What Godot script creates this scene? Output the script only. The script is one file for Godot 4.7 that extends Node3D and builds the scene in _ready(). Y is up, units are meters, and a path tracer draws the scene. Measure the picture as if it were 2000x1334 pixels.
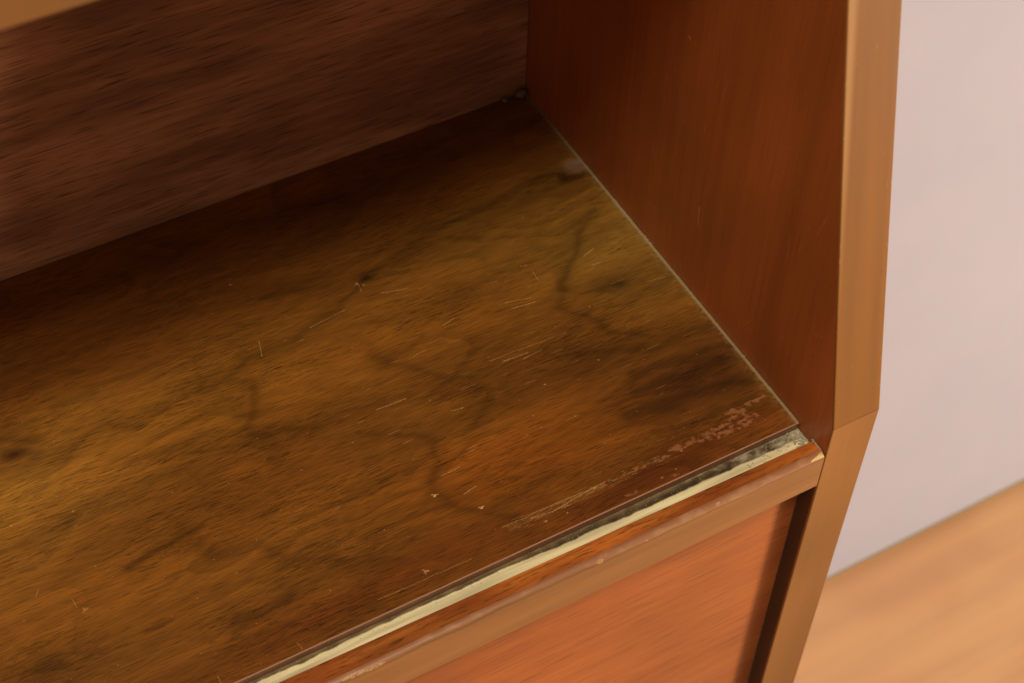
extends Node3D
# A corner of an old walnut wall cabinet: open niche over a sliding-door compartment, in front of a pale wall and a wooden floor.
# Origin: front right corner of the shelf, x to the right, y up, z towards the room. Metres.

const FRONT := 0.0015          # plane of the front edging
const KINK := 0.0166           # height at which the side starts to lean back
const LEAN := 0.2423           # metres back per metre up
const BACK := -0.245           # face of the back panel
const LEFT := -0.86            # far end of the cabinet, out of frame
const FLOOR := -0.778
const WALL := -0.281
const TOP := 0.62
const SIDE := 0.0229           # thickness of the side

var rng := RandomNumberGenerator.new()


# ------------------------------------------------------------------ textures

func streaks(w: int, h: int, long: float, across: float, salt: int, frequency: float, octaves := 3) -> PackedByteArray:
	var n := FastNoiseLite.new()
	n.seed = salt
	n.noise_type = FastNoiseLite.TYPE_SIMPLEX_SMOOTH
	n.frequency = frequency
	n.fractal_octaves = octaves
	var im := n.get_image(maxi(4, int(ceil(w / long))), maxi(4, int(ceil(h / across))), false, false, true)
	im.convert(Image.FORMAT_L8)
	im.resize(w, h, Image.INTERPOLATE_CUBIC)
	return im.get_data()


func picture(w: int, h: int, data: PackedByteArray, format := Image.FORMAT_RGB8) -> ImageTexture:
	return ImageTexture.create_from_image(Image.create_from_data(w, h, false, format, data))


func stroke(field: PackedFloat32Array, w: int, h: int, points: Array, width: float, amount: float) -> void:
	for k in points.size() - 1:
		var a: Vector2 = points[k]
		var b: Vector2 = points[k + 1]
		var reach := width * 2.6
		var ab := b - a
		var along := maxf(ab.length_squared(), 0.001)
		for y in range(maxi(0, int(minf(a.y, b.y) - reach)), mini(h, int(maxf(a.y, b.y) + reach) + 1)):
			for x in range(maxi(0, int(minf(a.x, b.x) - reach)), mini(w, int(maxf(a.x, b.x) + reach) + 1)):
				var p := Vector2(x + 0.5, y + 0.5)
				var t := clampf((p - a).dot(ab) / along, 0.0, 1.0)
				var d := (p - a - ab * t).length() / width
				var v := amount * exp(-d * d)
				if v > field[y * w + x]:
					field[y * w + x] = v


func shelf_texture() -> ImageTexture:
	# 360 mm of the shelf from the right side panel, 228 mm from the back to the groove; the figure of this one board
	var lw := 360
	var lh := 228
	var zones := [
		[-262, -150, 70, 28, 138, 82, 25, 0.85], [-298, -116, 46, 30, 134, 80, 25, 0.8], [-292, -132, 26, 12, 142, 92, 30, 0.4], [-205, -150, 60, 14, 128, 74, 20, 0.6], [-150, -138, 60, 24, 121, 67, 18, 0.6],
		[-12, -140, 42, 42, 107, 70, 23, 0.9], [-55, -168, 60, 22, 106, 64, 19, 0.8], [-95, -122, 40, 20, 108, 60, 17, 0.6],
		[-28, -58, 44, 20, 66, 33, 12, 0.8], [-62, -86, 40, 18, 88, 47, 14, 0.7], [-112, -56, 50, 20, 122, 60, 15, 0.85], [-190, -28, 75, 12, 102, 46, 13, 0.7],
		[-60, -25, 60, 8, 88, 38, 13, 0.75], [-16, -22, 20, 4, 116, 58, 18, 0.8], [-240, -75, 60, 24, 119, 66, 19, 0.6], [-305, -44, 40, 18, 92, 52, 17, 0.6], [-205, -92, 50, 20, 118, 62, 17, 0.6],
		[-235, -190, 90, 16, 96, 48, 14, 0.6], [-100, -208, 90, 18, 84, 42, 13, 0.6]]
	# small spots keep their exact place: a grey scab with a dark rim in the back corner, two knots
	var spots := [[-10, -183, 8, 2.2, 56, 30, 12, 0.6], [-14, -186, 2.6, 3, 52, 28, 12, 0.6], [-5, -190, 6, 5, 120, 84, 54, 0.95], [-288, -153, 6, 3.4, 84, 46, 18, 0.7], [-288, -153, 2.2, 1.3, 70, 34, 14, 0.7], [-280, -148, 4, 3, 96, 62, 26, 0.5], [-26, -117, 3.4, 1.8, 66, 42, 16, 0.7], [-30, -118, 9, 3.4, 88, 56, 19, 0.5], [-123, -172, 2.6, 1.6, 60, 32, 12, 0.6]]
	var bend := FastNoiseLite.new()
	bend.seed = 5
	bend.frequency = 0.012
	bend.fractal_octaves = 3
	var low := PackedByteArray()
	low.resize(lw * lh * 3)
	for y in lh:
		for x in lw:
			var mx := x - 359.5 + 14.0 * bend.get_noise_2d(x * 0.7, y * 2.0)
			var mz := y - 244.5 + 9.0 * bend.get_noise_2d(x * 0.7 + 700.0, y * 2.0)
			var c := Vector3(112, 62, 18)
			for z in zones:
				var dx: float = (mx - z[0]) / z[2]
				var dz: float = (mz - z[1]) / z[3]
				var d := dx * dx + dz * dz
				if d < 6.0:
					c = c.lerp(Vector3(z[4], z[5], z[6]), z[7] * exp(-d))
			for z in spots:
				var dx: float = (x - 359.5 - z[0]) / z[2]
				var dz: float = (y - 244.5 - z[1]) / z[3]
				var d := dx * dx + dz * dz
				if d < 5.0:
					c = c.lerp(Vector3(z[4], z[5], z[6]), z[7] * exp(-d * d))
			# growth rings, wide and faint
			var ring := sin((mz + 26.0 * bend.get_noise_2d(x * 0.35 + 90.0, y * 1.1)) * 0.62 + 3.0 * bend.get_noise_2d(x * 0.2, 40.0))
			c *= 1.0 + 0.03 * ring + 0.05 * bend.get_noise_2d(x * 0.9 + 300.0, y * 5.0)
			var at := (y * lw + x) * 3
			low[at] = clampi(int(c.x * 1.22), 0, 255)
			low[at + 1] = clampi(int(c.y * 1.39), 0, 255)
			low[at + 2] = clampi(int(c.z * 1.7), 0, 255)
	var dark := PackedFloat32Array()
	dark.resize(lw * lh)
	var halo := PackedFloat32Array()
	halo.resize(lw * lh)
	# dark figure lines of the veneer, millimetres from the front right corner
	var lines := [
		[[-124, -172, -112, -175, -89, -180, -52, -186, -14, -190], 2.2, 0.42], [[-124, -172, -130, -168, -141, -161, -157, -158, -165, -155, -187, -154, -201, -149], 2.0, 0.55],
		[[-212, -147, -200, -147, -190, -142, -188, -133, -194, -125, -201, -117, -194, -113, -179, -109, -183, -105], 2.6, 0.5], [[-207, -143, -195, -137, -196, -126], 4.5, 0.3],
		[[-163, -96, -145, -86, -137, -78, -137, -69, -146, -59, -149, -57, -143, -46, -134, -36, -127, -29], 2.2, 0.42], [[-8, -159, -23, -152, -33, -140, -46, -126, -57, -117, -41, -97, -32, -85], 2.0, 0.5],
		[[-136, -131, -128, -118, -120, -107], 2.6, 0.45], [[-104, -91, -112, -85, -118, -79], 2.4, 0.4], [[-93, -187, -70, -188, -40, -187], 2.2, 0.35],
		[[-244, -87, -231, -72, -216, -67, -212, -57, -194, -42, -174, -34], 3.4, 0.42], [[-134, -36, -118, -41, -100, -42], 2.4, 0.4], [[-122, -99, -99, -91, -80, -90], 2.2, 0.35],
		[[-49, -63, -30, -61, -9, -61], 3.0, 0.55], [[-60, -53, -32, -50, -3, -43], 3.0, 0.6], [[-54, -39, -33, -36, -10, -36], 2.2, 0.5], [[-62, -92, -35, -77, -4, -77], 3.2, 0.45], [[-44, -70, -20, -70, -2, -66], 2.0, 0.5],
		[[-265, -80, -250, -83, -235, -84], 1.9, 0.72], [[-239, -41, -229, -40, -218, -41], 2.6, 0.55], [[-211, -79, -204, -79], 0.9, 0.7], [[-201, -102, -192, -102], 1.0, 0.6], [[-211, -112, -204, -114], 1.1, 0.65],
		[[-269, -52, -260, -51], 1.2, 0.55], [[-252, -71, -246, -71], 1.0, 0.5], [[-292, -155, -284, -152], 3.2, 0.6], [[-298, -148, -288, -145, -280, -149], 1.6, 0.4], [[-300, -158, -288, -160, -278, -155], 1.4, 0.35],
		[[-28, -118, -24, -116], 3.4, 0.5], [[-34, -119, -18, -115], 5.0, 0.25], [[-124, -173, -121, -171], 1.8, 0.85], [[-310, -57, -302, -55], 3.0, 0.55],
		[[-340, -150, -320, -151, -300, -150], 2.0, 0.4], [[-330, -110, -290, -112, -250, -110], 1.6, 0.3], [[-265, -168, -220, -170], 1.8, 0.35], [[-180, -70, -160, -72, -140, -70], 2.0, 0.25], [[-245, -128, -215, -124, -195, -118], 2.2, 0.28], [[-170, -182, -140, -178], 2.0, 0.35]]
	for l in lines:
		var pts := []
		var flat: Array = l[0]
		for k in flat.size() / 2:
			pts.append(Vector2(flat[k * 2] + 359.5, flat[k * 2 + 1] + 244.5))
		stroke(dark, lw, lh, pts, l[1] * 0.9, l[2] * 0.42)
		stroke(halo, lw, lh, pts, l[1] * 2.8, l[2] * 0.15)
	var dim := PackedByteArray()
	dim.resize(lw * lh)
	# growth rings cut flat: each darkens slowly and ends in a sharp wandering edge
	var fold := FastNoiseLite.new()
	fold.seed = 14
	fold.frequency = 0.011
	fold.fractal_octaves = 3
	fold.fractal_gain = 0.42
	for y in lh:
		for x in lw:
			var f := y * 0.045 + 2.3 * fold.get_noise_2d(x * 0.6, y * 1.25) + 0.12 * bend.get_noise_2d(x * 3.0, y * 9.0)
			var t := f - floorf(f)
			var ring := pow(t, 2.2) * (1.0 - smoothstep(0.90, 1.0, t)) * clampf(0.5 + 1.2 * bend.get_noise_2d(x + 500.0, y * 1.5), 0.1, 1.0)
			var i := y * lw + x
			dim[i] = int(255.0 * clampf(dark[i] + halo[i] + 0.28 * ring, 0.0, 1.0))
	var w := 2048
	var h := 1297
	var big := Image.create_from_data(lw, lh, false, Image.FORMAT_RGB8, low)
	big.resize(w, h, Image.INTERPOLATE_CUBIC)
	low = big.get_data()
	var dim_image := Image.create_from_data(lw, lh, false, Image.FORMAT_L8, dim)
	dim_image.resize(w, h, Image.INTERPOLATE_CUBIC)
	dim = dim_image.get_data()
	# scratches, chips and dust specks lying in the lacquer: pale
	var pale := PackedByteArray()
	pale.resize(w * h)
	var mm := 2048.0 / 360.0
	var scratch := [
		[-74.2, -126.7, -63.2, -125.9], [-75.6, -131.1, -63, -128.4], [-97, -105.9, -60.3, -104.5], [-104.9, -132.5, -98.7, -133.5], [-125.8, -122.8, -117.8, -124.3], [-126.4, -170.5, -127.2, -165.9], [-119.8, -161.3, -108.1, -157.4],
		[-55.6, -141.5, -55.9, -135.5], [-59, -146.7, -55.7, -145.7], [-30.9, -138.8, -24.5, -140.6], [-13.9, -112.5, -5.2, -111.3], [-177.6, -161.6, -180, -152.7], [-150.3, -105.1, -136.5, -104.4], [-123.7, -90.3, -118.2, -89.4],
		[-142.8, -63.2, -133.4, -63.3], [-138.8, -51.2, -132.3, -52.5], [-155.6, -157.9, -137.7, -159.8], [-187.8, -67.9, -184.1, -68.7], [-290.6, -79, -290.2, -74.7], [-302, -86.1, -300.1, -88.9], [-255.6, -22.9, -255.6, -19.6], [-224.5, -21.7, -223.8, -18.2],
		[-133, -30.2, -92, -28.6], [-128, -31.5, -100, -29.8], [-112, -27.2, -86, -29.9], [-121, -28.4, -104, -27], [-190, -24, -150, -23.2], [-84, -100, -74, -100.6], [-92, -103, -80, -102.4]]
	for s in scratch:
		var a := Vector2(s[0] + 360.0, s[1] + 245.0) * mm
		var b := Vector2(s[2] + 360.0, s[3] + 245.0) * mm
		var steps := int(a.distance_to(b) * 1.6) + 2
		var strength := rng.randf_range(110, 235)
		var drift := 0.0
		for k in steps:
			drift += rng.randf_range(-0.25, 0.25)
			if rng.randf() < 0.22:
				continue
			var p := a.lerp(b, float(k) / steps)
			var at := clampi(int(p.y + drift), 0, h - 1) * w + clampi(int(p.x), 0, w - 1)
			pale[at] = maxi(pale[at], int(strength * rng.randf_range(0.4, 1.0)))
			if at + w < w * h and rng.randf() < 0.75:
				pale[at + w] = maxi(pale[at + w], int(strength * rng.randf_range(0.3, 0.9)))
	# chips: small ragged scabs
	for c in [[-149, -56, 1.5, 190], [-135.6, -42.2, 1.2, 200], [-168.4, -26.5, 1.6, 130], [-175.5, -196.1, 1.0, 110], [-127, -171, 0.9, 150], [-124.5, -169, 0.7, 150], [-288, -72, 1.6, 90], [-276.4, -116, 0.7, 120], [-299.7, -121, 0.7, 110], [-82.6, -83.8, 0.6, 130], [-56, -84.7, 0.6, 120], [-91.5, -29.2, 1.6, 120], [-116.5, -24.5, 0.9, 140], [-107, -24, 0.6, 140],
			[-65, -20.6, 0.7, 130], [-58, -21.5, 0.5, 130], [-44, -112, 0.4, 150], [-95, -72, 0.5, 110], [-190, -92, 0.4, 120], [-232, -60, 0.5, 100], [-51, -28, 0.6, 150]]:
		for k in int(130 * c[2] * c[2] + 20):
			var turn := rng.randf() * TAU
			var r: float = c[2] * mm * sqrt(rng.randf()) * (0.55 + 0.45 * sin(turn * 3.0 + c[0]) + 0.3 * sin(turn * 5.0 + c[1]))
			var at := clampi(int((c[1] + 245.0) * mm + r * sin(turn) * 0.7), 0, h - 1) * w + clampi(int((c[0] + 360.0) * mm + r * cos(turn)), 0, w - 1)
			pale[at] = maxi(pale[at], mini(255, int(c[3] * rng.randf_range(0.5, 1.3))))
	# dust specks all over
	for k in 560:
		var at := rng.randi() % (w * h - w - 2)
		var v := int(30.0 + 200.0 * pow(rng.randf(), 2.0))
		for m in ([0, 1, w, w + 1] if rng.randf() < 0.4 else [0, w]):
			pale[at + m] = maxi(pale[at + m], v)
	# short pale fibres along the grain, thickest over the right half
	for k in 260:
		# the rubbed stretch beside the groove
		var at := int((245.0 - 29.3 + rng.randfn(0.0, 1.1) + rng.randf() * 1.5) * mm) * w + int((360.0 - 132.0 + 74.0 * rng.randf()) * mm)
		var v := rng.randf_range(40, 190)
		for m in rng.randi_range(4, 26):
			if rng.randf() < 0.7:
				pale[at + m] = maxi(pale[at + m], int(v * rng.randf_range(0.4, 1.0)))
	for k in 46:
		var at := int((245.0 - rng.randf_range(60.0, 165.0)) * mm) * w + int((360.0 - rng.randf_range(15.0, 165.0)) * mm)
		var v := rng.randf_range(70, 190)
		var long := rng.randi_range(10, 46)
		for m in long:
			var here := int(v * minf(1.0, minf(m + 1, long - m) / 8.0) * rng.randf_range(0.5, 1.0))
			pale[at + m] = maxi(pale[at + m], here)
			if k % 2 == 0:
				pale[at + m + w] = maxi(pale[at + m + w], int(here * 0.7))
	for k in 150:
		var x := w * (1.0 - 0.62 * pow(rng.randf(), 0.9))
		var at := int(h * rng.randf_range(0.3, 0.97)) * w + int(minf(x, w - 40.0))
		var v := rng.randf_range(25, 95)
		for m in rng.randi_range(5, 30):
			if at + m < w * h:
				pale[at + m] = maxi(pale[at + m], int(v * rng.randf_range(0.4, 1.0)))
	var pores := streaks(w, h, 26.0, 1.0, 21, 0.36, 2)
	var sway := streaks(w, h, 16.0, 7.0, 25, 0.06, 3)
	var fine := streaks(w, h, 24.0, 1.0, 22, 0.3, 3)
	var wide := streaks(w, h, 60.0, 5.0, 23, 0.03, 3)
	var grit := streaks(w, h, 1.3, 1.0, 24, 0.06, 5)
	# the open pores of walnut: thin dark dashes that follow the grain, in drifts
	var drift := streaks(w, h, 26.0, 9.0, 27, 0.05, 3)
	var dashes := PackedByteArray()
	dashes.resize(w * h)
	for k in 26000:
		var y := rng.randf() * (h - 2)
		var x := rng.randi() % (w - 60)
		var here := drift[int(y) * w + x] + (40 if x < w * 0.5 else 0) - int(0.5 * pores[int(y) * w + x]) + 50
		if here < 100 + rng.randi() % 110:
			continue
		var lean := (sway[int(y) * w + x] - 128) * 0.0012
		var v := rng.randf_range(40, 175)
		var far := rng.randi_range(8, 46)
		for m in far:
			var at := clampi(int(y + lean * m), 0, h - 1) * w + x + m
			var part_v := int(v * minf(1.0, minf(m + 1, far - m) / 5.0) * (0.7 + 0.3 * rng.randf()))
			if part_v > dashes[at]:
				dashes[at] = part_v
	var out := PackedByteArray()
	out.resize(w * h * 3)
	var worn := [[-52, -30.3, 6], [-43.6, -30.1, 7], [-35, -29.9, 9], [-27, -28.9, 10], [-21.5, -29.2, 10], [-19.5, -33.0, 6], [-21, -35.0, 5], [-11.1, -35.2, 4], [-6.8, -35.6, 2.2], [-11.5, -26.5, 1.5], [-31, -27.3, 6], [-60, -28.5, 4], [-70, -29, 3], [-87, -29, 4], [-80, -20, 3], [-60, -19.5, 2.5]]
	var i := 0
	for y in h:
		var mz := y / mm - 245.0
		var in_wear := mz > -42.0 and mz < -18.0
		for x in w:
			var pore := pores[i]
			var g := 1.0 + (fine[i] - 128) * 0.0012 + (wide[i] - 128) * 0.0008
			if pore < 84:
				g -= (84 - pore) * 0.0062
			elif pore > 150:
				g += (pore - 150) * 0.0011
			var from := clampi(y + int((sway[i] - 128) * 0.13), 0, h - 1) * w + clampi(x + int((wide[i] - 128) * 0.22), 0, w - 1)
			g *= 1.0 - dim[from] * 0.0026 * clampf(0.6 + fine[i] * 0.0016 + wide[i] * 0.0012, 0.0, 1.3)
			g *= 1.0 - dashes[i] * 0.0029
			var j := i * 3
			var r := low[j] * g
			var gr := low[j + 1] * g
			var b := low[j + 2] * g
			var p := pale[i] * 0.0039
			if p > 0.0:
				r += (236 - r) * p
				gr += (200 - gr) * p
				b += (140 - b) * p
			if in_wear:
				var mx := x / mm - 360.0
				var rough := 0.0
				for q in worn:
					var dx: float = (mx - q[0]) / q[2]
					if dx > -1.0 and dx < 1.0:
						var dz: float = (mz - q[1]) / (q[2] * 0.34)
						rough = maxf(rough, 1.0 - dx * dx * (1.0 if q[2] > 4.5 else 0.6) - dz * dz)
				if rough > 0.0:
					rough = clampf((rough * 0.8 + (grit[i] - 128) * 0.0105 + (fine[i] - 128) * 0.002 - 0.30) * 1.15, 0.0, 0.6) * (0.55 + pore * 0.0034) * (0.75 + grit[i] * 0.002)
					r += (176 - r) * rough
					gr += (120 - gr) * rough
					b += (84 - b) * rough
			if x > w - 44:
				# dust and old polish gathered along the side panel
				var m := (x - w + 44) / 44.0
				var grey := clampf(m * m * 0.45 + (0.6 if x > w - 10 else 0.0) + (grit[i] - 150) * 0.0035 * m, 0.0, 0.8)
				r += (164 - r) * grey
				gr += (150 - gr) * grey
				b += (112 - b) * grey
			out[j] = clampi(int(r), 0, 255)
			out[j + 1] = clampi(int(gr), 0, 255)
			out[j + 2] = clampi(int(b), 0, 255)
			i += 1
	return picture(w, h, out)


# a plain straight-grained veneer: base and dark colour (0..255), how strong bands and pores are; grain runs along u
func veneer(w: int, h: int, base: Vector3, dark: Vector3, bands: float, pore_depth: float, salt: int, stretch := 30.0, specks := 0, pore_long := 12.0, cloudy := 0.0012) -> Image:
	var wide := streaks(w, h, stretch * 1.6, 7.0, salt, 0.035, 3)
	var fine := streaks(w, h, stretch, 1.6, salt + 1, 0.07, 4)
	var pores := streaks(w, h, pore_long, 1.0, salt + 2, 0.2, 2)
	var cloud := streaks(w, h, 12.0, 8.0, salt + 3, 0.03, 3)
	var out := PackedByteArray()
	out.resize(w * h * 3)
	for i in w * h:
		var t := clampf(0.5 + (wide[i] - 128) * 0.0058 * bands + (fine[i] - 128) * 0.0032 * bands, 0.0, 1.0)
		var c := dark.lerp(base, t) * (1.0 + (cloud[i] - 128) * cloudy)
		if pores[i] < 92:
			c *= 1.0 - (92 - pores[i]) * 0.012 * pore_depth
		out[i * 3] = clampi(int(c.x), 0, 255)
		out[i * 3 + 1] = clampi(int(c.y), 0, 255)
		out[i * 3 + 2] = clampi(int(c.z), 0, 255)
	for k in specks:
		var at := (rng.randi() % (w * h)) * 3
		var up := rng.randf_range(0.15, 0.6)
		for n in 3:
			out[at + n] = int(lerpf(out[at + n], [205, 160, 120][n], up))
	return Image.create_from_data(w, h, false, Image.FORMAT_RGB8, out)


func scratch_on(im: Image, a: Vector2, b: Vector2, tint: Color, strength: float, thick := 1) -> void:
	var steps := int(a.distance_to(b) * 1.5) + 2
	for k in steps:
		if rng.randf() < 0.15:
			continue
		var p := a.lerp(b, float(k) / steps)
		for n in thick:
			var x := int(p.x + rng.randf_range(-0.4, 0.4)) + n
			var y := int(p.y)
			if x >= 0 and y >= 0 and x < im.get_width() and y < im.get_height():
				im.set_pixel(x, y, im.get_pixel(x, y).lerp(tint, strength * rng.randf_range(0.45, 1.0)))


func side_texture() -> ImageTexture:
	# inner face of the side panel, u over 260 mm of depth from the back, v over 360 mm downwards from y = 0.32
	var im := veneer(1200, 880, Vector3(186, 104, 50), Vector3(164, 90, 42), 0.8, 0.1, 61, 90.0, 0, 40.0, 0.0004)
	im.rotate_90(CLOCKWISE)   # 880 wide, 1200 high, grain upright
	var w := 880
	var h := 1200
	var px := w / 0.26
	var py := h / 0.36
	for s in [[1.244, -1.250, 1.232, -1.240, 1.0, 5], [0.497, -1.026, 0.384, -1.015, 0.5, 3], [0.221, -1.338, 0.204, -1.315, 0.3, 3], [0.950, -1.062, 0.877, -1.065, 0.35, 1], [1.088, -0.485, 1.082, -0.461, 0.45, 1], [0.702, -0.616, 0.697, -0.611, 0.4, 2], [1.179, -1.385, 1.102, -1.383, 0.25, 1], [-0.089, -1.663, -0.127, -1.648, 0.3, 1], [0.632, -0.883, 0.577, -0.879, 0.3, 1],
			[0.868, -1.195, 0.814, -1.192, 0.3, 1], [1.024, -0.435, 1.044, -0.391, 0.35, 1], [0.978, -0.38, 0.97, -0.371, 0.4, 2], [0.912, -1.091, 0.854, -1.087, 0.3, 1], [1.137, -0.817, 1.099, -0.815, 0.25, 1], [0.05, -0.55, 0.03, -0.40, 0.3, 1], [0.3, -0.3, 0.22, -0.29, 0.3, 1], [0.55, -0.75, 0.3, -0.74, 0.16, 1], [0.9, -0.9, 0.5, -0.88, 0.14, 1]]:
		scratch_on(im, Vector2((s[1] * 0.1 + 0.2585) * px, (0.32 - s[0] * 0.1) * py), Vector2((s[3] * 0.1 + 0.2585) * px, (0.32 - s[2] * 0.1) * py), Color8(222, 170, 130), s[4], s[5])
	for k in 270:
		var x := int(w * (0.35 + 0.65 * rng.randf()))
		var y := rng.randi() % h
		var l := im.get_pixel(x, y).lerp(Color8(215, 160, 120), 0.12 + 0.75 * pow(rng.randf(), 2.5))
		im.set_pixel(x, y, l)
		if y + 1 < h and x + 1 < w:
			im.set_pixel(x, y + 1, l)
			im.set_pixel(x + 1, y, l)
			if rng.randf() < 0.3:
				im.set_pixel(x + 1, y + 1, l)
	# faint curved rubs
	for k in 26:
		var p := Vector2(w * rng.randf_range(0.45, 0.98), h * rng.randf_range(0.2, 0.95))
		var q := p + Vector2(rng.randf_range(-14, 14), rng.randf_range(10, 46))
		scratch_on(im, p, q, Color8(222, 160, 120), rng.randf_range(0.12, 0.35), 2)
	# scuffs and dust low down, next to the shelf
	for k in 420:
		var z := -0.245 * pow(rng.randf(), 1.3)
		var y := 0.0004 + 0.011 * pow(rng.randf(), 3.0)
		var x := int((z + 0.2585) * px)
		var row := int((0.32 - y) * py)
		if x < w and row < h:
			im.set_pixel(x, row, im.get_pixel(x, row).lerp(Color8(170, 140, 100), rng.randf_range(0.1, 0.5)))
	return ImageTexture.create_from_image(im)


func edge_texture() -> ImageTexture:
	# tan edging of the leaning front: u across (0 inside, 1 outside), v up its 0.5 m; a painted highlight runs along the inner edge and widens upwards
	var w := 96
	var h := 1024
	var out := PackedByteArray()
	out.resize(w * h * 3)
	var n := streaks(w, h, 3.0, 40.0, 71, 0.05, 3)
	var blot := streaks(w, h, 2.0, 14.0, 72, 0.03, 3)
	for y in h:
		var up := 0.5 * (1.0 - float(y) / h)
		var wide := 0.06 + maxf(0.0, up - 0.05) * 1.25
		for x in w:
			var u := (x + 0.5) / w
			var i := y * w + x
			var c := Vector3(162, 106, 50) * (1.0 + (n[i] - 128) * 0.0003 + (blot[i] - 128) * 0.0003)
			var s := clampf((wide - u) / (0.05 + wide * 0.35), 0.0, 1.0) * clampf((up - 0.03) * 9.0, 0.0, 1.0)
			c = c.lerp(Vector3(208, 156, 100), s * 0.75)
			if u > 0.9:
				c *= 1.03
			out[i * 3] = clampi(int(c.x), 0, 255)
			out[i * 3 + 1] = clampi(int(c.y), 0, 255)
			out[i * 3 + 2] = clampi(int(c.z), 0, 255)
	for k in 160:
		# small dents and rubs, most along the two arrises
		var u: float = rng.randf() if k % 3 == 0 else (0.03 * rng.randf() if k % 3 == 1 else 1.0 - 0.04 * rng.randf())
		var x := clampi(int(u * w), 0, w - 2)
		var y := rng.randi() % (h - 8)
		var up := rng.randf_range(0.1, 0.5)
		for m in rng.randi_range(1, 5):
			var at := ((y + m) * w + x) * 3
			for n3 in 3:
				out[at + n3] = int(lerpf(out[at + n3], [232, 186, 130][n3] if k % 4 else [96, 58, 26][n3], up))
	return picture(w, h, out)


func rail_texture() -> ImageTexture:
	# edging of the shelf: u over 360 mm up to the right end, v along the section: 0 at the bottom of the face, the worn arris in the last sixth
	var w := 1620
	var h := 128
	var out := PackedByteArray()
	out.resize(w * h * 3)
	var n := streaks(w, h, 30.0, 3.0, 81, 0.05, 3)
	var grit := streaks(w, h, 2.6, 2.0, 82, 0.05, 3)
	var ragged := streaks(w, 4, 5.0, 4.0, 83, 0.06, 3)
	for y in h:
		var v := 1.0 - (y + 0.5) / h
		for x in w:
			var i := y * w + x
			var c := Vector3(161, 109, 62) * (1.0 + (n[i] - 128) * 0.0006)
			var start := 0.835 + 0.045 * smoothstep(0.0, 1.0, clampf((1250.0 - x) / 300.0, 0.0, 1.0)) + (ragged[x] - 128) * 0.00012
			if v > start:
				var t := clampf((v - start) * 26.0, 0.0, 1.0)
				var worn := Vector3(178, 118, 78).lerp(Vector3(202, 148, 110), clampf((grit[i] - 118) * 0.008, 0.0, 1.0))
				c = c.lerp(worn, t * 0.9)
			elif v > start - 0.03:
				c *= 0.9
			out[i * 3] = clampi(int(c.x), 0, 255)
			out[i * 3 + 1] = clampi(int(c.y), 0, 255)
			out[i * 3 + 2] = clampi(int(c.z), 0, 255)
	var im := Image.create_from_data(w, h, false, Image.FORMAT_RGB8, out)
	# chips that show the raw wood: one at the right end, one near the middle, specks on the face
	for k in 900:
		var u := pow(rng.randf(), 1.4)
		var x := int(w - 1 - u * 30)
		var top := 0.90 - u * 0.03
		var y := int((1.0 - top + rng.randf_range(-0.055, 0.045) * (1.15 - u)) * h)
		im.set_pixel(x, clampi(y, 0, h - 1), Color8(240, 205, 132))
	for c in [[-107.0, 0.87, 7, 5], [-205.0, 0.89, 26, 4], [-212.0, 0.91, 22, 4], [-52, 0.9, 5, 4], [-86.0, 0.86, 3, 2]]:
		for k in int(c[2] * c[3] * 2.2):
			var r := sqrt(rng.randf())
			var turn := rng.randf() * TAU
			var x: int = clampi(int((360.0 + c[0]) * 4.5 + c[2] * r * cos(turn)), 0, w - 1)
			var y: int = clampi(int((1.0 - c[1]) * h + c[3] * r * sin(turn)), 0, h - 1)
			im.set_pixel(x, y, im.get_pixel(x, y).lerp(Color8(236, 190, 130), rng.randf_range(0.3, 0.95)))
	for k in 60:
		var x := rng.randi() % w
		var y := int(h * rng.randf_range(0.2, 0.98))
		im.set_pixel(x, y, im.get_pixel(x, y).lerp(Color8(230, 185, 140), rng.randf_range(0.2, 0.8)))
	return ImageTexture.create_from_image(im)


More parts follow.
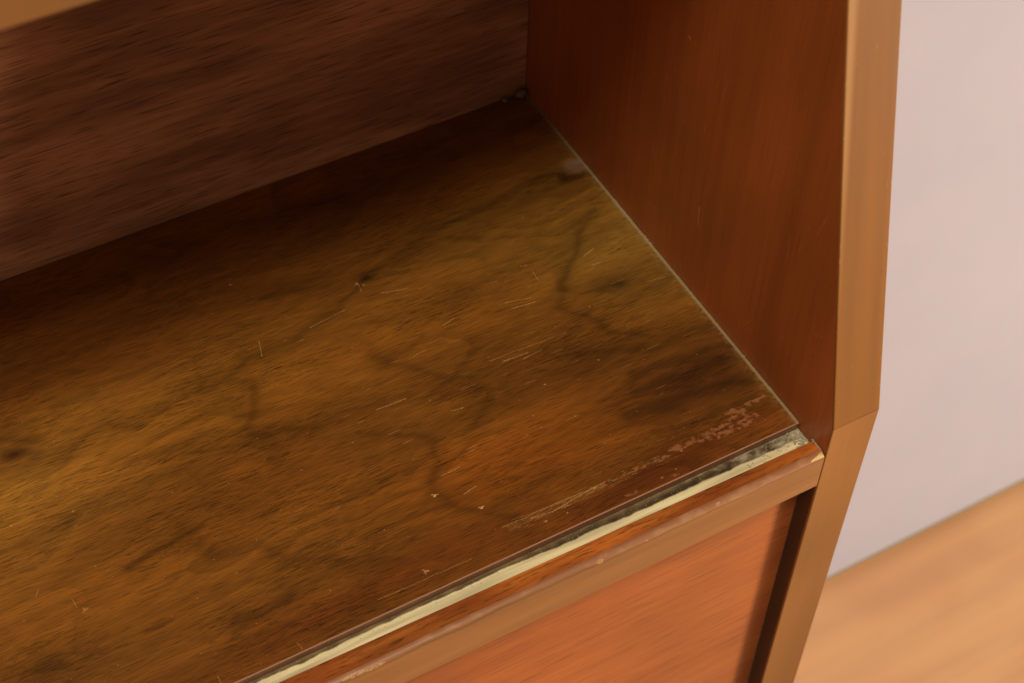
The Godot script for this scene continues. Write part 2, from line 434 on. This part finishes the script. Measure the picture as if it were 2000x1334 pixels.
func groove_texture() -> ImageTexture:
	# floor of the groove: u over 360 mm up to the right end, v from its back wall (0) to the front lip (1): old finish and grime, then raw wood
	var w := 1620
	var h := 64
	var out := PackedByteArray()
	out.resize(w * h * 3)
	var ragged := streaks(w, 4, 18.0, 4.0, 91, 0.05, 4)
	var jag := streaks(w, 4, 3.0, 4.0, 92, 0.07, 3)
	var grain := streaks(w, h, 24.0, 2.0, 93, 0.08, 3)
	var grit := streaks(w, h, 3.0, 2.0, 94, 0.07, 3)
	for y in h:
		var v := (y + 0.5) / h
		for x in w:
			var i := y * w + x
			var far := (w - x) / 4.5
			var edge := maxf(0.07, 0.42 - far * 0.00145) + (ragged[x] - 128) * 0.0006 + (jag[x] - 128) * 0.00035
			var raw := Vector3(240, 228, 180) * (1.0 + (grain[i] - 128) * 0.0011)
			var grime := Vector3(132, 112, 80).lerp(Vector3(84, 68, 46), clampf(v * 4.0, 0.0, 1.0)) * (1.0 + (grit[i] - 128) * 0.002)
			var t := clampf((v - edge) * 14.0, 0.0, 1.0)
			var c := grime.lerp(raw, t)
			# loose dust lies thick in the right end
			var dust := clampf((1.0 - far / 62.0) * 0.5 + (grit[i] - 140) * 0.004, 0.0, 0.8) * (1.0 - t * 0.8) if far < 62.0 else 0.0
			if far < 16.0:
				dust = clampf(0.85 + (grit[i] - 128) * 0.004 - far * 0.03, 0.0, 0.9) * (1.0 - t * 0.75 * clampf(far / 5.0, 0.0, 1.0))
			c = c.lerp(Vector3(206, 200, 172), dust)
			out[i * 3] = clampi(int(c.x), 0, 255)
			out[i * 3 + 1] = clampi(int(c.y), 0, 255)
			out[i * 3 + 2] = clampi(int(c.z), 0, 255)
	for k in 500:
		var at := ((rng.randi() % 30) * w + (rng.randi() % w)) * 3
		var l := rng.randf_range(0.25, 0.8)
		for m in 3:
			out[at + m] = int(lerpf(out[at + m], [190, 178, 140][m], l))
	return picture(w, h, out)


func plank_texture(salt: int) -> ImageTexture:
	var w := 640
	var h := 128
	var bend := FastNoiseLite.new()
	bend.seed = salt
	bend.frequency = 0.006
	bend.fractal_octaves = 3
	var fine := streaks(w, h, 30.0, 1.5, salt + 1, 0.08, 3)
	var out := PackedByteArray()
	out.resize(w * h * 3)
	for y in h:
		for x in w:
			var i := y * w + x
			var f := y * 0.01 + 3.0 * bend.get_noise_2d(x * 1.6, y * 1.8) + 0.5 * bend.get_noise_2d(x * 1.4 + 99.0, y * 4.0)
			var t := 0.5 + 0.5 * sin(f * 1.3)
			var c := Vector3(211, 160, 115).lerp(Vector3(217, 169, 122), t) * (1.0 + (fine[i] - 128) * 0.0003)
			out[i * 3] = clampi(int(c.x), 0, 255)
			out[i * 3 + 1] = clampi(int(c.y), 0, 255)
			out[i * 3 + 2] = clampi(int(c.z), 0, 255)
	return picture(w, h, out)


# ------------------------------------------------------------------ materials and meshes

func surface(t: Texture2D, tint: float, rough: float, from := Vector2.ZERO, size := Vector2.ONE, gloss := 0.5) -> StandardMaterial3D:
	# the texture covers the rectangle «from», «size» of the UVs, which are metres
	var m := StandardMaterial3D.new()
	m.albedo_color = Color(tint, tint, tint).linear_to_srgb()
	m.albedo_texture = t
	m.roughness = rough
	m.metallic_specular = gloss
	m.uv1_scale = Vector3(1.0 / size.x, 1.0 / size.y, 1.0)
	m.uv1_offset = Vector3(-from.x / size.x, -from.y / size.y, 0.0)
	return m


func plain(c: Color, rough: float, gloss := 0.5) -> StandardMaterial3D:
	var m := StandardMaterial3D.new()
	m.albedo_color = c.linear_to_srgb()
	m.roughness = rough
	m.metallic_specular = gloss
	return m


func quad(st: SurfaceTool, p: Array, uv: Array, normal: Vector3) -> void:
	var turned: bool = (p[1] - p[0]).cross(p[2] - p[0]).dot(normal) > 0.0
	for k in ([0, 2, 1, 0, 3, 2] if turned else [0, 1, 2, 0, 2, 3]):
		st.set_normal(normal)
		st.set_uv(uv[k])
		st.add_vertex(p[k])


func flat_uv(p: Vector3, n: Vector3) -> Vector2:
	var a := n.abs()
	if a.y > 0.8:
		return Vector2(p.x, p.z)
	return Vector2(p.z, -p.y) if a.x > a.z else Vector2(p.x, -p.y)


# a section in (z, y) drawn out along x; with by_section, u is x and v the way round the section divided by its first «face_count» pieces
func prism(profile: Array, x0: float, x1: float, by_section := 0) -> SurfaceTool:
	var st := SurfaceTool.new()
	st.begin(Mesh.PRIMITIVE_TRIANGLES)
	var area := 0.0
	var count := profile.size()
	for k in count:
		area += profile[k].cross(profile[(k + 1) % count])
	var way := 0.0
	var whole := 0.0
	for k in by_section:
		whole += profile[k].distance_to(profile[(k + 1) % count])
	for k in count:
		var a: Vector2 = profile[k]
		var b: Vector2 = profile[(k + 1) % count]
		var d := (b - a).normalized()
		var out := Vector2(d.y, -d.x) * signf(area)
		var n := Vector3(0, out.y, out.x)
		var p := [Vector3(x0, a.y, a.x), Vector3(x1, a.y, a.x), Vector3(x1, b.y, b.x), Vector3(x0, b.y, b.x)]
		var uv := []
		if by_section:
			var v0 := 1.0 - way / whole
			way += a.distance_to(b)
			var v1 := 1.0 - way / whole
			uv = [Vector2(x0, v0), Vector2(x1, v0), Vector2(x1, v1), Vector2(x0, v1)]
		else:
			for q in p:
				uv.append(flat_uv(q, n))
		quad(st, p, uv, n)
	var ring := PackedVector2Array(profile)
	var tri := Geometry2D.triangulate_polygon(ring)
	for end in 2:
		var x := x0 if end == 0 else x1
		var n := Vector3(-1 if end == 0 else 1, 0, 0)
		for k in tri.size() / 3:
			var p := []
			for m in 3:
				p.append(Vector3(x, ring[tri[k * 3 + m]].y, ring[tri[k * 3 + m]].x))
			var turned: bool = (p[1] - p[0]).cross(p[2] - p[0]).dot(n) > 0.0
			for m in ([0, 2, 1] if turned else [0, 1, 2]):
				st.set_normal(n)
				st.set_uv(flat_uv(p[m], n))
				st.add_vertex(p[m])
	return st


func box(a: Vector3, b: Vector3) -> SurfaceTool:
	return prism([Vector2(a.z, a.y), Vector2(b.z, a.y), Vector2(b.z, b.y), Vector2(a.z, b.y)], a.x, b.x)


func part(called: String, st: SurfaceTool, m: Material, parent: Node = self, label := "") -> MeshInstance3D:
	var o := MeshInstance3D.new()
	o.name = called
	st.index()
	o.mesh = st.commit()
	o.material_override = m
	parent.add_child(o, true)
	if label:
		o.set_meta("label", label)
	return o


func tag(o: Node, label: String, category: String, group := "", kind := "") -> void:
	o.set_meta("label", label)
	o.set_meta("category", category)
	if group:
		o.set_meta("group", group)
	if kind:
		o.set_meta("kind", kind)


func front_at(y: float) -> float:
	return FRONT - LEAN * maxf(0.0, y - KINK)


func lump(radius: float, salt: int, stretch := Vector3.ONE) -> ArrayMesh:
	# a ragged crumb
	var n := FastNoiseLite.new()
	n.seed = salt
	n.frequency = 0.9
	var st := SurfaceTool.new()
	st.begin(Mesh.PRIMITIVE_TRIANGLES)
	var ball := SphereMesh.new()
	ball.radius = 1.0
	ball.height = 2.0
	ball.radial_segments = 12
	ball.rings = 7
	var arrays := ball.get_mesh_arrays()
	var v: PackedVector3Array = arrays[Mesh.ARRAY_VERTEX]
	for i in arrays[Mesh.ARRAY_INDEX]:
		var p := v[i]
		st.add_vertex(p * (1.0 + 0.5 * n.get_noise_3dv(p * 1.7)) * stretch * radius)
	st.generate_normals()
	return st.commit()


# ------------------------------------------------------------------ the scene

func _ready() -> void:
	rng.seed = 11
	# camera
	var camera := Camera3D.new()
	camera.name = "camera"
	add_child(camera)
	var lens := CameraAttributesPhysical.new()
	lens.frustum_focal_length = 17.5 / tan(deg_to_rad(22.4017 / 2.0))
	lens.frustum_focus_distance = 0.685
	lens.exposure_aperture = 20.0
	lens.frustum_near = 0.02
	lens.frustum_far = 60.0
	camera.attributes = lens
	camera.keep_aspect = Camera3D.KEEP_HEIGHT
	camera.fov = 22.4017
	camera.transform = Transform3D(Basis(Vector3(0.87115156, 0.02733419, 0.4902528), Vector3(0.36116101, 0.64075903, -0.67748845), Vector3(-0.3326525, 0.76725531, 0.54832618)), Vector3(-0.3270797, 0.56237642, 0.29126792)).orthonormalized()
	camera.near = 0.02
	camera.far = 60.0
	# the dim warm room round about, and the exposure
	var world := WorldEnvironment.new()
	world.name = "environment"
	var e := Environment.new()
	e.background_mode = Environment.BG_COLOR
	e.background_color = Color(0.17, 0.135, 0.11).linear_to_srgb()
	e.tonemap_mode = Environment.TONE_MAPPER_LINEAR
	e.tonemap_exposure = 1.0
	e.sdfgi_enabled = true
	e.ssao_enabled = true
	e.ssil_enabled = true
	world.environment = e
	add_child(world)
	# ceiling lamp above and before the cabinet, and a low fill light to its right, source unseen
	var key := AreaLight3D.new()
	key.name = "ceiling_lamp_light"
	key.area_size = Vector2(0.34, 0.34)
	key.light_energy = 2.5
	key.light_color = Color(1.0, 0.93, 0.83)
	key.shadow_enabled = true
	key.area_range = 12.0
	add_child(key)
	key.look_at_from_position(Vector3(-0.36, 1.88, 0.66), Vector3(-0.1, 0, -0.1))
	var low := AreaLight3D.new()
	low.name = "low_fill_light"
	low.area_size = Vector2(0.3, 0.4)
	low.light_energy = 3.8
	low.light_color = Color(1.0, 0.94, 0.85)
	low.shadow_enabled = true
	low.area_range = 12.0
	add_child(low)
	low.look_at_from_position(Vector3(1.38, -0.16, 1.16), Vector3(0, -0.1, 0))

	build_room()
	build_cabinet()
	build_crumbs()


func build_room() -> void:
	# wall
	var blot := NoiseTexture2D.new()
	blot.width = 256
	blot.height = 256
	blot.seamless = true
	var n := FastNoiseLite.new()
	n.seed = 3
	n.frequency = 0.01
	blot.noise = n
	var ramp := Gradient.new()
	ramp.set_color(0, Color8(196, 195, 212))
	ramp.set_color(1, Color8(201, 199, 214))
	blot.color_ramp = ramp
	var wm := surface(blot, 0.78, 0.85, Vector2.ZERO, Vector2(0.5, 0.5), 0.3)
	var wall := part("wall", box(Vector3(-2.2, FLOOR + 0.012, WALL - 0.12), Vector3(2.6, 2.0, WALL)), wm)
	tag(wall, "pale lilac plaster wall behind the walnut cabinet", "wall", "", "structure")
	part("joint_strip", box(Vector3(-2.2, FLOOR, WALL - 0.1), Vector3(2.6, FLOOR + 0.0118, WALL - 0.003)), plain(Color(0.22, 0.19, 0.14), 0.8), wall, "greyish strip where wall meets floor")  # grey strip set back in the joint of wall and floor
	# floor of single planks
	var ground := Node3D.new()
	ground.name = "floor"
	add_child(ground)
	tag(ground, "light warm wooden plank floor in front of the pale wall", "floor", "", "structure")
	part("underlay", box(Vector3(-2.2, FLOOR - 0.05, WALL - 0.12), Vector3(2.6, FLOOR - 0.013, 3.0)), plain(Color(0.10, 0.07, 0.05), 0.9), ground)
	var looks := []
	for k in 5:
		var m := surface(plank_texture(200 + 17 * k), [1.0, 0.94, 0.97, 0.91, 1.0][k], 0.38, Vector2(0, 0), Vector2(1.26, 0.19), 0.4)
		looks.append(m)
	var shapes := []
	for k in 3:
		# chamfered plank, its own stretch of grain
		var half := 0.6285
		var st := prism([Vector2(0.0002, -0.012), Vector2(0.1898, -0.012), Vector2(0.1898, -0.0008), Vector2(0.189, 0), Vector2(0.001, 0), Vector2(0.0002, -0.0008)], -half, half)
		st.index()
		shapes.append(st.commit())
	var row := 0
	var z := WALL - 0.004
	while z < 2.9:
		var x := -2.4 + 0.37 * (row % 3) + 0.13 * (row % 2)
		while x < 2.6:
			var o := MeshInstance3D.new()
			o.name = "plank"
			o.mesh = shapes[rng.randi() % 3]
			o.material_override = looks[rng.randi() % 5]
			o.position = Vector3(x + 0.629, FLOOR, z)
			ground.add_child(o, true)
			x += 1.258
		z += 0.1902
		row += 1


func build_cabinet() -> void:
	var cab := Node3D.new()
	cab.name = "cabinet"
	add_child(cab)
	cab.position = Vector3.ZERO
	tag(cab, "old walnut wall cabinet with open niche, tan edging and a grooved shelf above a door", "cabinet")
	var shelf_m := surface(shelf_texture(), 1.0, 0.34, Vector2(-0.36, -0.245), Vector2(0.36, 0.228), 0.45)
	var back_m := surface(ImageTexture.create_from_image(veneer(1700, 1100, Vector3(214, 146, 100), Vector3(164, 110, 74), 1.05, 0.4, 31, 22.0, 60, 22.0, 0.0007)), 1.0, 0.6, Vector2(-0.4, -0.25), Vector2(0.4, 0.26), 0.22)
	var side_m := surface(side_texture(), 1.0, 0.36, Vector2(-0.2585, -0.32), Vector2(0.26, 0.36), 0.42)
	var door_m := surface(ImageTexture.create_from_image(veneer(1400, 900, Vector3(200, 112, 56), Vector3(174, 92, 46), 0.8, 0.24, 41, 34.0, 60, 24.0, 0.0007)), 0.75, 0.27, Vector2(-0.4, 0.0), Vector2(0.4, 0.3), 0.5)
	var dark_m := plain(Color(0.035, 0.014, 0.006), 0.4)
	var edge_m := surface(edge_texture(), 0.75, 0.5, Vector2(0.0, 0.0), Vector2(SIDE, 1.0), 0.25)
	var low_edge_m := surface(ImageTexture.create_from_image(veneer(900, 128, Vector3(168, 115, 63), Vector3(160, 106, 56), 0.7, 0.03, 51, 40.0, 40)), 0.69, 0.5, Vector2(0, 0), Vector2(0.8, 0.1), 0.3)
	var rail_m := surface(rail_texture(), 0.82, 0.36, Vector2(-0.36, 0.0), Vector2(0.36, 1.0), 0.5)
	var lip_m := surface(ImageTexture.create_from_image(veneer(1620, 40, Vector3(214, 128, 50), Vector3(164, 86, 34), 1.2, 0.42, 45, 20.0, 60, 10.0)), 0.95, 0.36, Vector2(-0.36, -0.0075), Vector2(0.36, 0.009), 0.5)
	var groove_m := surface(groove_texture(), 1.0, 0.75, Vector2(-0.36, -0.0172), Vector2(0.36, 0.0097), 0.25)
	var wear_m := plain(Color(0.50, 0.235, 0.14), 0.35)

	# right side: walnut core, its leaning and its upright front edging
	var z_top := front_at(TOP)
	var side := part("side_panel", prism([Vector2(-0.262, FLOOR), Vector2(FRONT - 0.001, FLOOR), Vector2(FRONT - 0.001, KINK), Vector2(z_top - 0.001, TOP), Vector2(-0.262, TOP)], 0.0, SIDE), side_m, cab)
	var slope := Vector2(-LEAN, 1.0).normalized()
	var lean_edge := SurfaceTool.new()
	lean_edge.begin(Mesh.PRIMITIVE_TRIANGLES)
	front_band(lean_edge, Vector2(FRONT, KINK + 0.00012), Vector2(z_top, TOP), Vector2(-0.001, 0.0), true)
	part("front_edging", lean_edge, edge_m, side, "tan edging of the leaning upper front, highlight painted along its inner edge")
	var upright := SurfaceTool.new()
	upright.begin(Mesh.PRIMITIVE_TRIANGLES)
	front_band(upright, Vector2(FRONT, FLOOR + 0.002), Vector2(FRONT, KINK - 0.00012), Vector2(-0.001, 0.0), false)
	part("front_edging", upright, low_edge_m, side, "plain tan edging of the upright lower front")
	# left side, out of frame
	part("side_panel", prism([Vector2(-0.262, FLOOR), Vector2(FRONT, FLOOR), Vector2(FRONT, KINK), Vector2(z_top, TOP), Vector2(-0.262, TOP)], LEFT - SIDE, LEFT), side_m, cab)
	# back panel
	part("back_panel", box(Vector3(LEFT + 0.0005, FLOOR + 0.06, BACK - 0.012), Vector3(-0.0004, TOP - 0.002, BACK)), back_m, cab)
	# shelf: board up to the groove, with a worn rear arris of the groove
	var x1 := -0.0002
	var shelf := part("shelf", prism([Vector2(BACK + 0.0006, -0.0198), Vector2(-0.0172, -0.0198), Vector2(-0.0172, -0.00035), Vector2(-0.01755, 0), Vector2(BACK + 0.0006, 0)], LEFT + 0.0006, x1), shelf_m, cab)
	part("worn_edge", prism([Vector2(-0.01717, -0.0003), Vector2(-0.01705, -0.0003), Vector2(-0.01709, -0.0001), Vector2(-0.01728, 0.00005), Vector2(-0.01750, 0.00005), Vector2(-0.01752, 0.00002), Vector2(-0.0175, 0.00002)], LEFT + 0.0006, x1 - 0.0002), wear_m, shelf, "rubbed pinkish rear edge of the groove")
	part("track_groove", box(Vector3(LEFT + 0.0006, -0.0197, -0.01715), Vector3(x1, -0.004, -0.0066)), groove_m, shelf, "groove of a sliding door, grimy behind and raw cream wood in front")
	part("groove_wall", box(Vector3(LEFT + 0.0007, -0.0039, -0.01718), Vector3(x1 - 0.0001, -0.00045, -0.01708)), plain(Color(0.20, 0.095, 0.05), 0.3), shelf, "glossy brown rear wall of the groove")
	# the lip is worn to a taper, wider towards the left
	var lip := prism([Vector2(-0.0103, -0.0198), Vector2(-0.0003, -0.0198), Vector2(-0.0003, -0.0016), Vector2(-0.0020, -0.00006), Vector2(-0.0101, -0.00006), Vector2(-0.0103, -0.0003)], LEFT + 0.0006, -0.26)
	taper(lip, [-0.0103, -0.0101], [-0.0070, -0.0068])
	part("front_lip", lip, lip_m, shelf, "narrow orange walnut strip in front of the groove")
	# tan edging of the shelf with a rounded, worn top arris
	var section := [Vector2(FRONT, -0.0213)]
	for k in 9:
		var t := k / 8.0 * PI / 2.0
		section.append(Vector2(-0.0018 + 0.0033 * cos(t), -0.0027 + 0.0027 * sin(t)))
	var pieces := section.size()
	section.append(Vector2(-0.0021, -0.0002))
	section.append(Vector2(-0.0002, -0.0022))
	section.append(Vector2(-0.0002, -0.0213))
	part("front_edging", prism(section, LEFT + 0.0006, -0.0006, pieces - 1), rail_m, shelf, "tan front edging with a rubbed pinkish top edge and a chipped right end")
	# lower door, set back under the shelf
	part("door", prism([Vector2(-0.0255, FLOOR + 0.08), Vector2(-0.0079, FLOOR + 0.08), Vector2(-0.0075, FLOOR + 0.0804), Vector2(-0.0075, -0.0222), Vector2(-0.0255, -0.0222)], LEFT + 0.002, -0.0005), door_m, cab, "orange walnut sliding door below the shelf")
	part("door_edge", box(Vector3(-0.00049, FLOOR + 0.082, -0.0076), Vector3(-0.00041, -0.0225, -0.00728)), plain(Color(0.16, 0.10, 0.07), 0.5), cab, "pale line down the right edge of the door")  # thin paler strip along the door edge
	part("plinth", box(Vector3(LEFT + 0.001, FLOOR + 0.001, -0.03), Vector3(-0.0005, FLOOR + 0.078, -0.012)), dark_m, cab)
	part("added_dark_strip", box(Vector3(-0.0004, FLOOR + 0.08, -0.0073), Vector3(-0.00005, -0.0214, 0.0003)), plain(Color(0.030, 0.011, 0.005), 0.35), cab, "dark strip added between the door and the edging to darken the recess")  # thin dark strip added over the side panel to darken this recess
	# upper shelf, its edging lies in the leaning front
	var y0 := 0.2772
	var zf := front_at(y0)
	var up := part("upper_shelf", prism([Vector2(BACK + 0.0006, y0 + 0.0002), Vector2(zf - 0.0015, y0 + 0.0002), Vector2(front_at(y0 + 0.02) - 0.0015, y0 + 0.02), Vector2(BACK + 0.0006, y0 + 0.02)], LEFT + 0.0006, -0.0004), dark_m, cab)
	part("front_edging", prism([Vector2(zf - 0.0013, y0), Vector2(zf, y0), Vector2(front_at(y0 + 0.0205), y0 + 0.0205), Vector2(front_at(y0 + 0.0205) - 0.0013, y0 + 0.0205)], LEFT + 0.0006, -0.0006), low_edge_m, up, "tan edging of the upper shelf")
	part("top_board", box(Vector3(LEFT + 0.0006, TOP - 0.022, BACK + 0.0006), Vector3(-0.0004, TOP - 0.002, z_top - 0.004)), dark_m, cab)


# adds a second length of the lip, from x = -0.26 to the right end, whose rear edge runs forward
func taper(st: SurfaceTool, rear: Array, to: Array) -> void:
	var x0 := -0.26
	var x1 := -0.0002
	quad(st, [Vector3(x0, -0.00006, rear[1]), Vector3(x1, -0.00006, to[1]), Vector3(x1, -0.00006, -0.0020), Vector3(x0, -0.00006, -0.0020)], [Vector2(x0, rear[1]), Vector2(x1, to[1]), Vector2(x1, -0.002), Vector2(x0, -0.002)], Vector3.UP)
	quad(st, [Vector3(x0, -0.0003, rear[0]), Vector3(x1, -0.0003, to[0]), Vector3(x1, -0.00006, to[1]), Vector3(x0, -0.00006, rear[1])], [Vector2(x0, rear[0]), Vector2(x1, to[0]), Vector2(x1, to[1]), Vector2(x0, rear[1])], Vector3(0, 0.6, -0.8))
	quad(st, [Vector3(x0, -0.0198, rear[0]), Vector3(x1, -0.0198, to[0]), Vector3(x1, -0.0003, to[0]), Vector3(x0, -0.0003, rear[0])], [Vector2(x0, 0.02), Vector2(x1, 0.02), Vector2(x1, 0), Vector2(x0, 0)], Vector3.FORWARD)
	quad(st, [Vector3(x0, -0.0016, -0.0003), Vector3(x1, -0.0016, -0.0003), Vector3(x1, -0.00006, -0.0020), Vector3(x0, -0.00006, -0.0020)], [Vector2(x0, 0.001), Vector2(x1, 0.001), Vector2(x1, -0.002), Vector2(x0, -0.002)], Vector3(0, 0.7, 0.7))


# a strip over the front of the side panel between two points in (z, y), its long arrises eased
func front_band(st: SurfaceTool, a: Vector2, b: Vector2, thick: Vector2, across_first: bool) -> void:
	var d := (b - a).normalized()
	var out := Vector2(d.y, -d.x)
	var n := Vector3(0, out.y, out.x)
	var ease_by := 0.0006
	# section across x: eased inner arris, face, eased outer arris, sides
	var xs := [0.00003, 0.00003, 0.0002, ease_by, SIDE - ease_by, SIDE - 0.0001, SIDE + 0.0001, SIDE + 0.0001]
	var depth := [-0.001, -0.0004, -0.00010, 0.0, 0.0, -0.00012, -0.0005, -0.001]
	for k in xs.size() - 1:
		var p := []
		var uv := []
		for q in [[k, a, 0.0], [k + 1, a, 0.0], [k + 1, b, 1.0], [k, b, 1.0]]:
			var at: Vector2 = q[1] + out * depth[q[0]]
			p.append(Vector3(xs[q[0]], at.y, at.x))
			var along: float = q[2] * a.distance_to(b)
			uv.append(Vector2(clampf(xs[q[0]], 0.0002, SIDE - 0.0002), 1.0 - along * 2.0) if across_first else Vector2(along, xs[q[0]]))
		var dx: float = xs[k + 1] - xs[k]
		var dd: float = depth[k + 1] - depth[k]
		var normal := (Vector3(-dd, 0, 0) + n * dx).normalized()
		quad(st, p, uv, normal)
	for end in [a, b]:
		var en := Vector3(0, d.y, d.x) * (1.0 if end == b else -1.0)
		var p := []
		for c in [[0.00003, -0.001], [0.00003, -0.0003], [SIDE + 0.0001, -0.0003], [SIDE + 0.0001, -0.001]]:
			var at: Vector2 = end + out * c[1]
			p.append(Vector3(c[0], at.y, at.x))
		quad(st, p, [Vector2.ZERO, Vector2.ZERO, Vector2.ZERO, Vector2.ZERO], en)


func build_crumbs() -> void:
	# two pale crumbs in the back corner of the niche
	var pale := plain(Color(0.26, 0.15, 0.10), 0.8)
	for c in [[Vector3(-0.0042, 0.0022, -0.2425), 0.0023, Vector3(1.35, 0.8, 0.9), "larger pale crumb right in the back corner of the niche"], [Vector3(-0.0128, 0.0013, -0.2430), 0.0014, Vector3(1.1, 0.8, 1.0), "smaller pale crumb left of the other in the back corner"]]:
		var o := MeshInstance3D.new()
		o.name = "crumb"
		o.mesh = lump(c[1], int(c[1] * 1e5), c[2])
		o.material_override = pale
		o.position = c[0]
		add_child(o, true)
		tag(o, c[3], "crumb", "crumbs in the back corner")
	# loose dust: flakes in the right end of the groove and along the foot of the side panel
	var flake := lump(1.0, 77, Vector3(1.0, 0.55, 0.8))
	var mm := MultiMesh.new()
	mm.transform_format = MultiMesh.TRANSFORM_3D
	mm.mesh = flake
	var spots := []
	for k in 240:
		var x := -0.0004 - 0.030 * pow(rng.randf(), 1.8)
		var z := -0.0170 + 0.0092 * pow(rng.randf(), 1.25)
		spots.append([Vector3(x, -0.0039, z), rng.randf_range(0.00012, 0.00042) * (1.35 if x > -0.008 else 0.8)])
	for k in 260:
		var x := -0.03 - 0.31 * rng.randf()
		spots.append([Vector3(x, -0.0039, -0.0170 + 0.0032 * rng.randf()), rng.randf_range(0.00008, 0.00022)])
	for k in 260:
		var z := -0.0175 - 0.20 * rng.randf()
		spots.append([Vector3(-0.0003 - 0.0009 * pow(rng.randf(), 2.0), 0.0001, z), rng.randf_range(0.00008, 0.00030)])
	for k in 60:
		spots.append([Vector3(-0.0003 - 0.0008 * rng.randf(), 0.0001, -0.0075 + 0.006 * rng.randf()), rng.randf_range(0.0001, 0.0003)])
	mm.instance_count = spots.size()
	for k in spots.size():
		var s: float = spots[k][1]
		var b := Basis.from_euler(Vector3(rng.randf() * 0.5, rng.randf() * TAU, rng.randf() * 0.5)).scaled(Vector3(s, s, s) * rng.randf_range(0.7, 1.3))
		mm.set_instance_transform(k, Transform3D(b, spots[k][0]))
	var dust := MultiMeshInstance3D.new()
	dust.name = "dust"
	dust.multimesh = mm
	dust.material_override = plain(Color(0.42, 0.38, 0.26), 0.95, 0.2)
	add_child(dust)
	tag(dust, "grey dust and grit in the groove and along the foot of the side panel", "dust", "", "stuff")
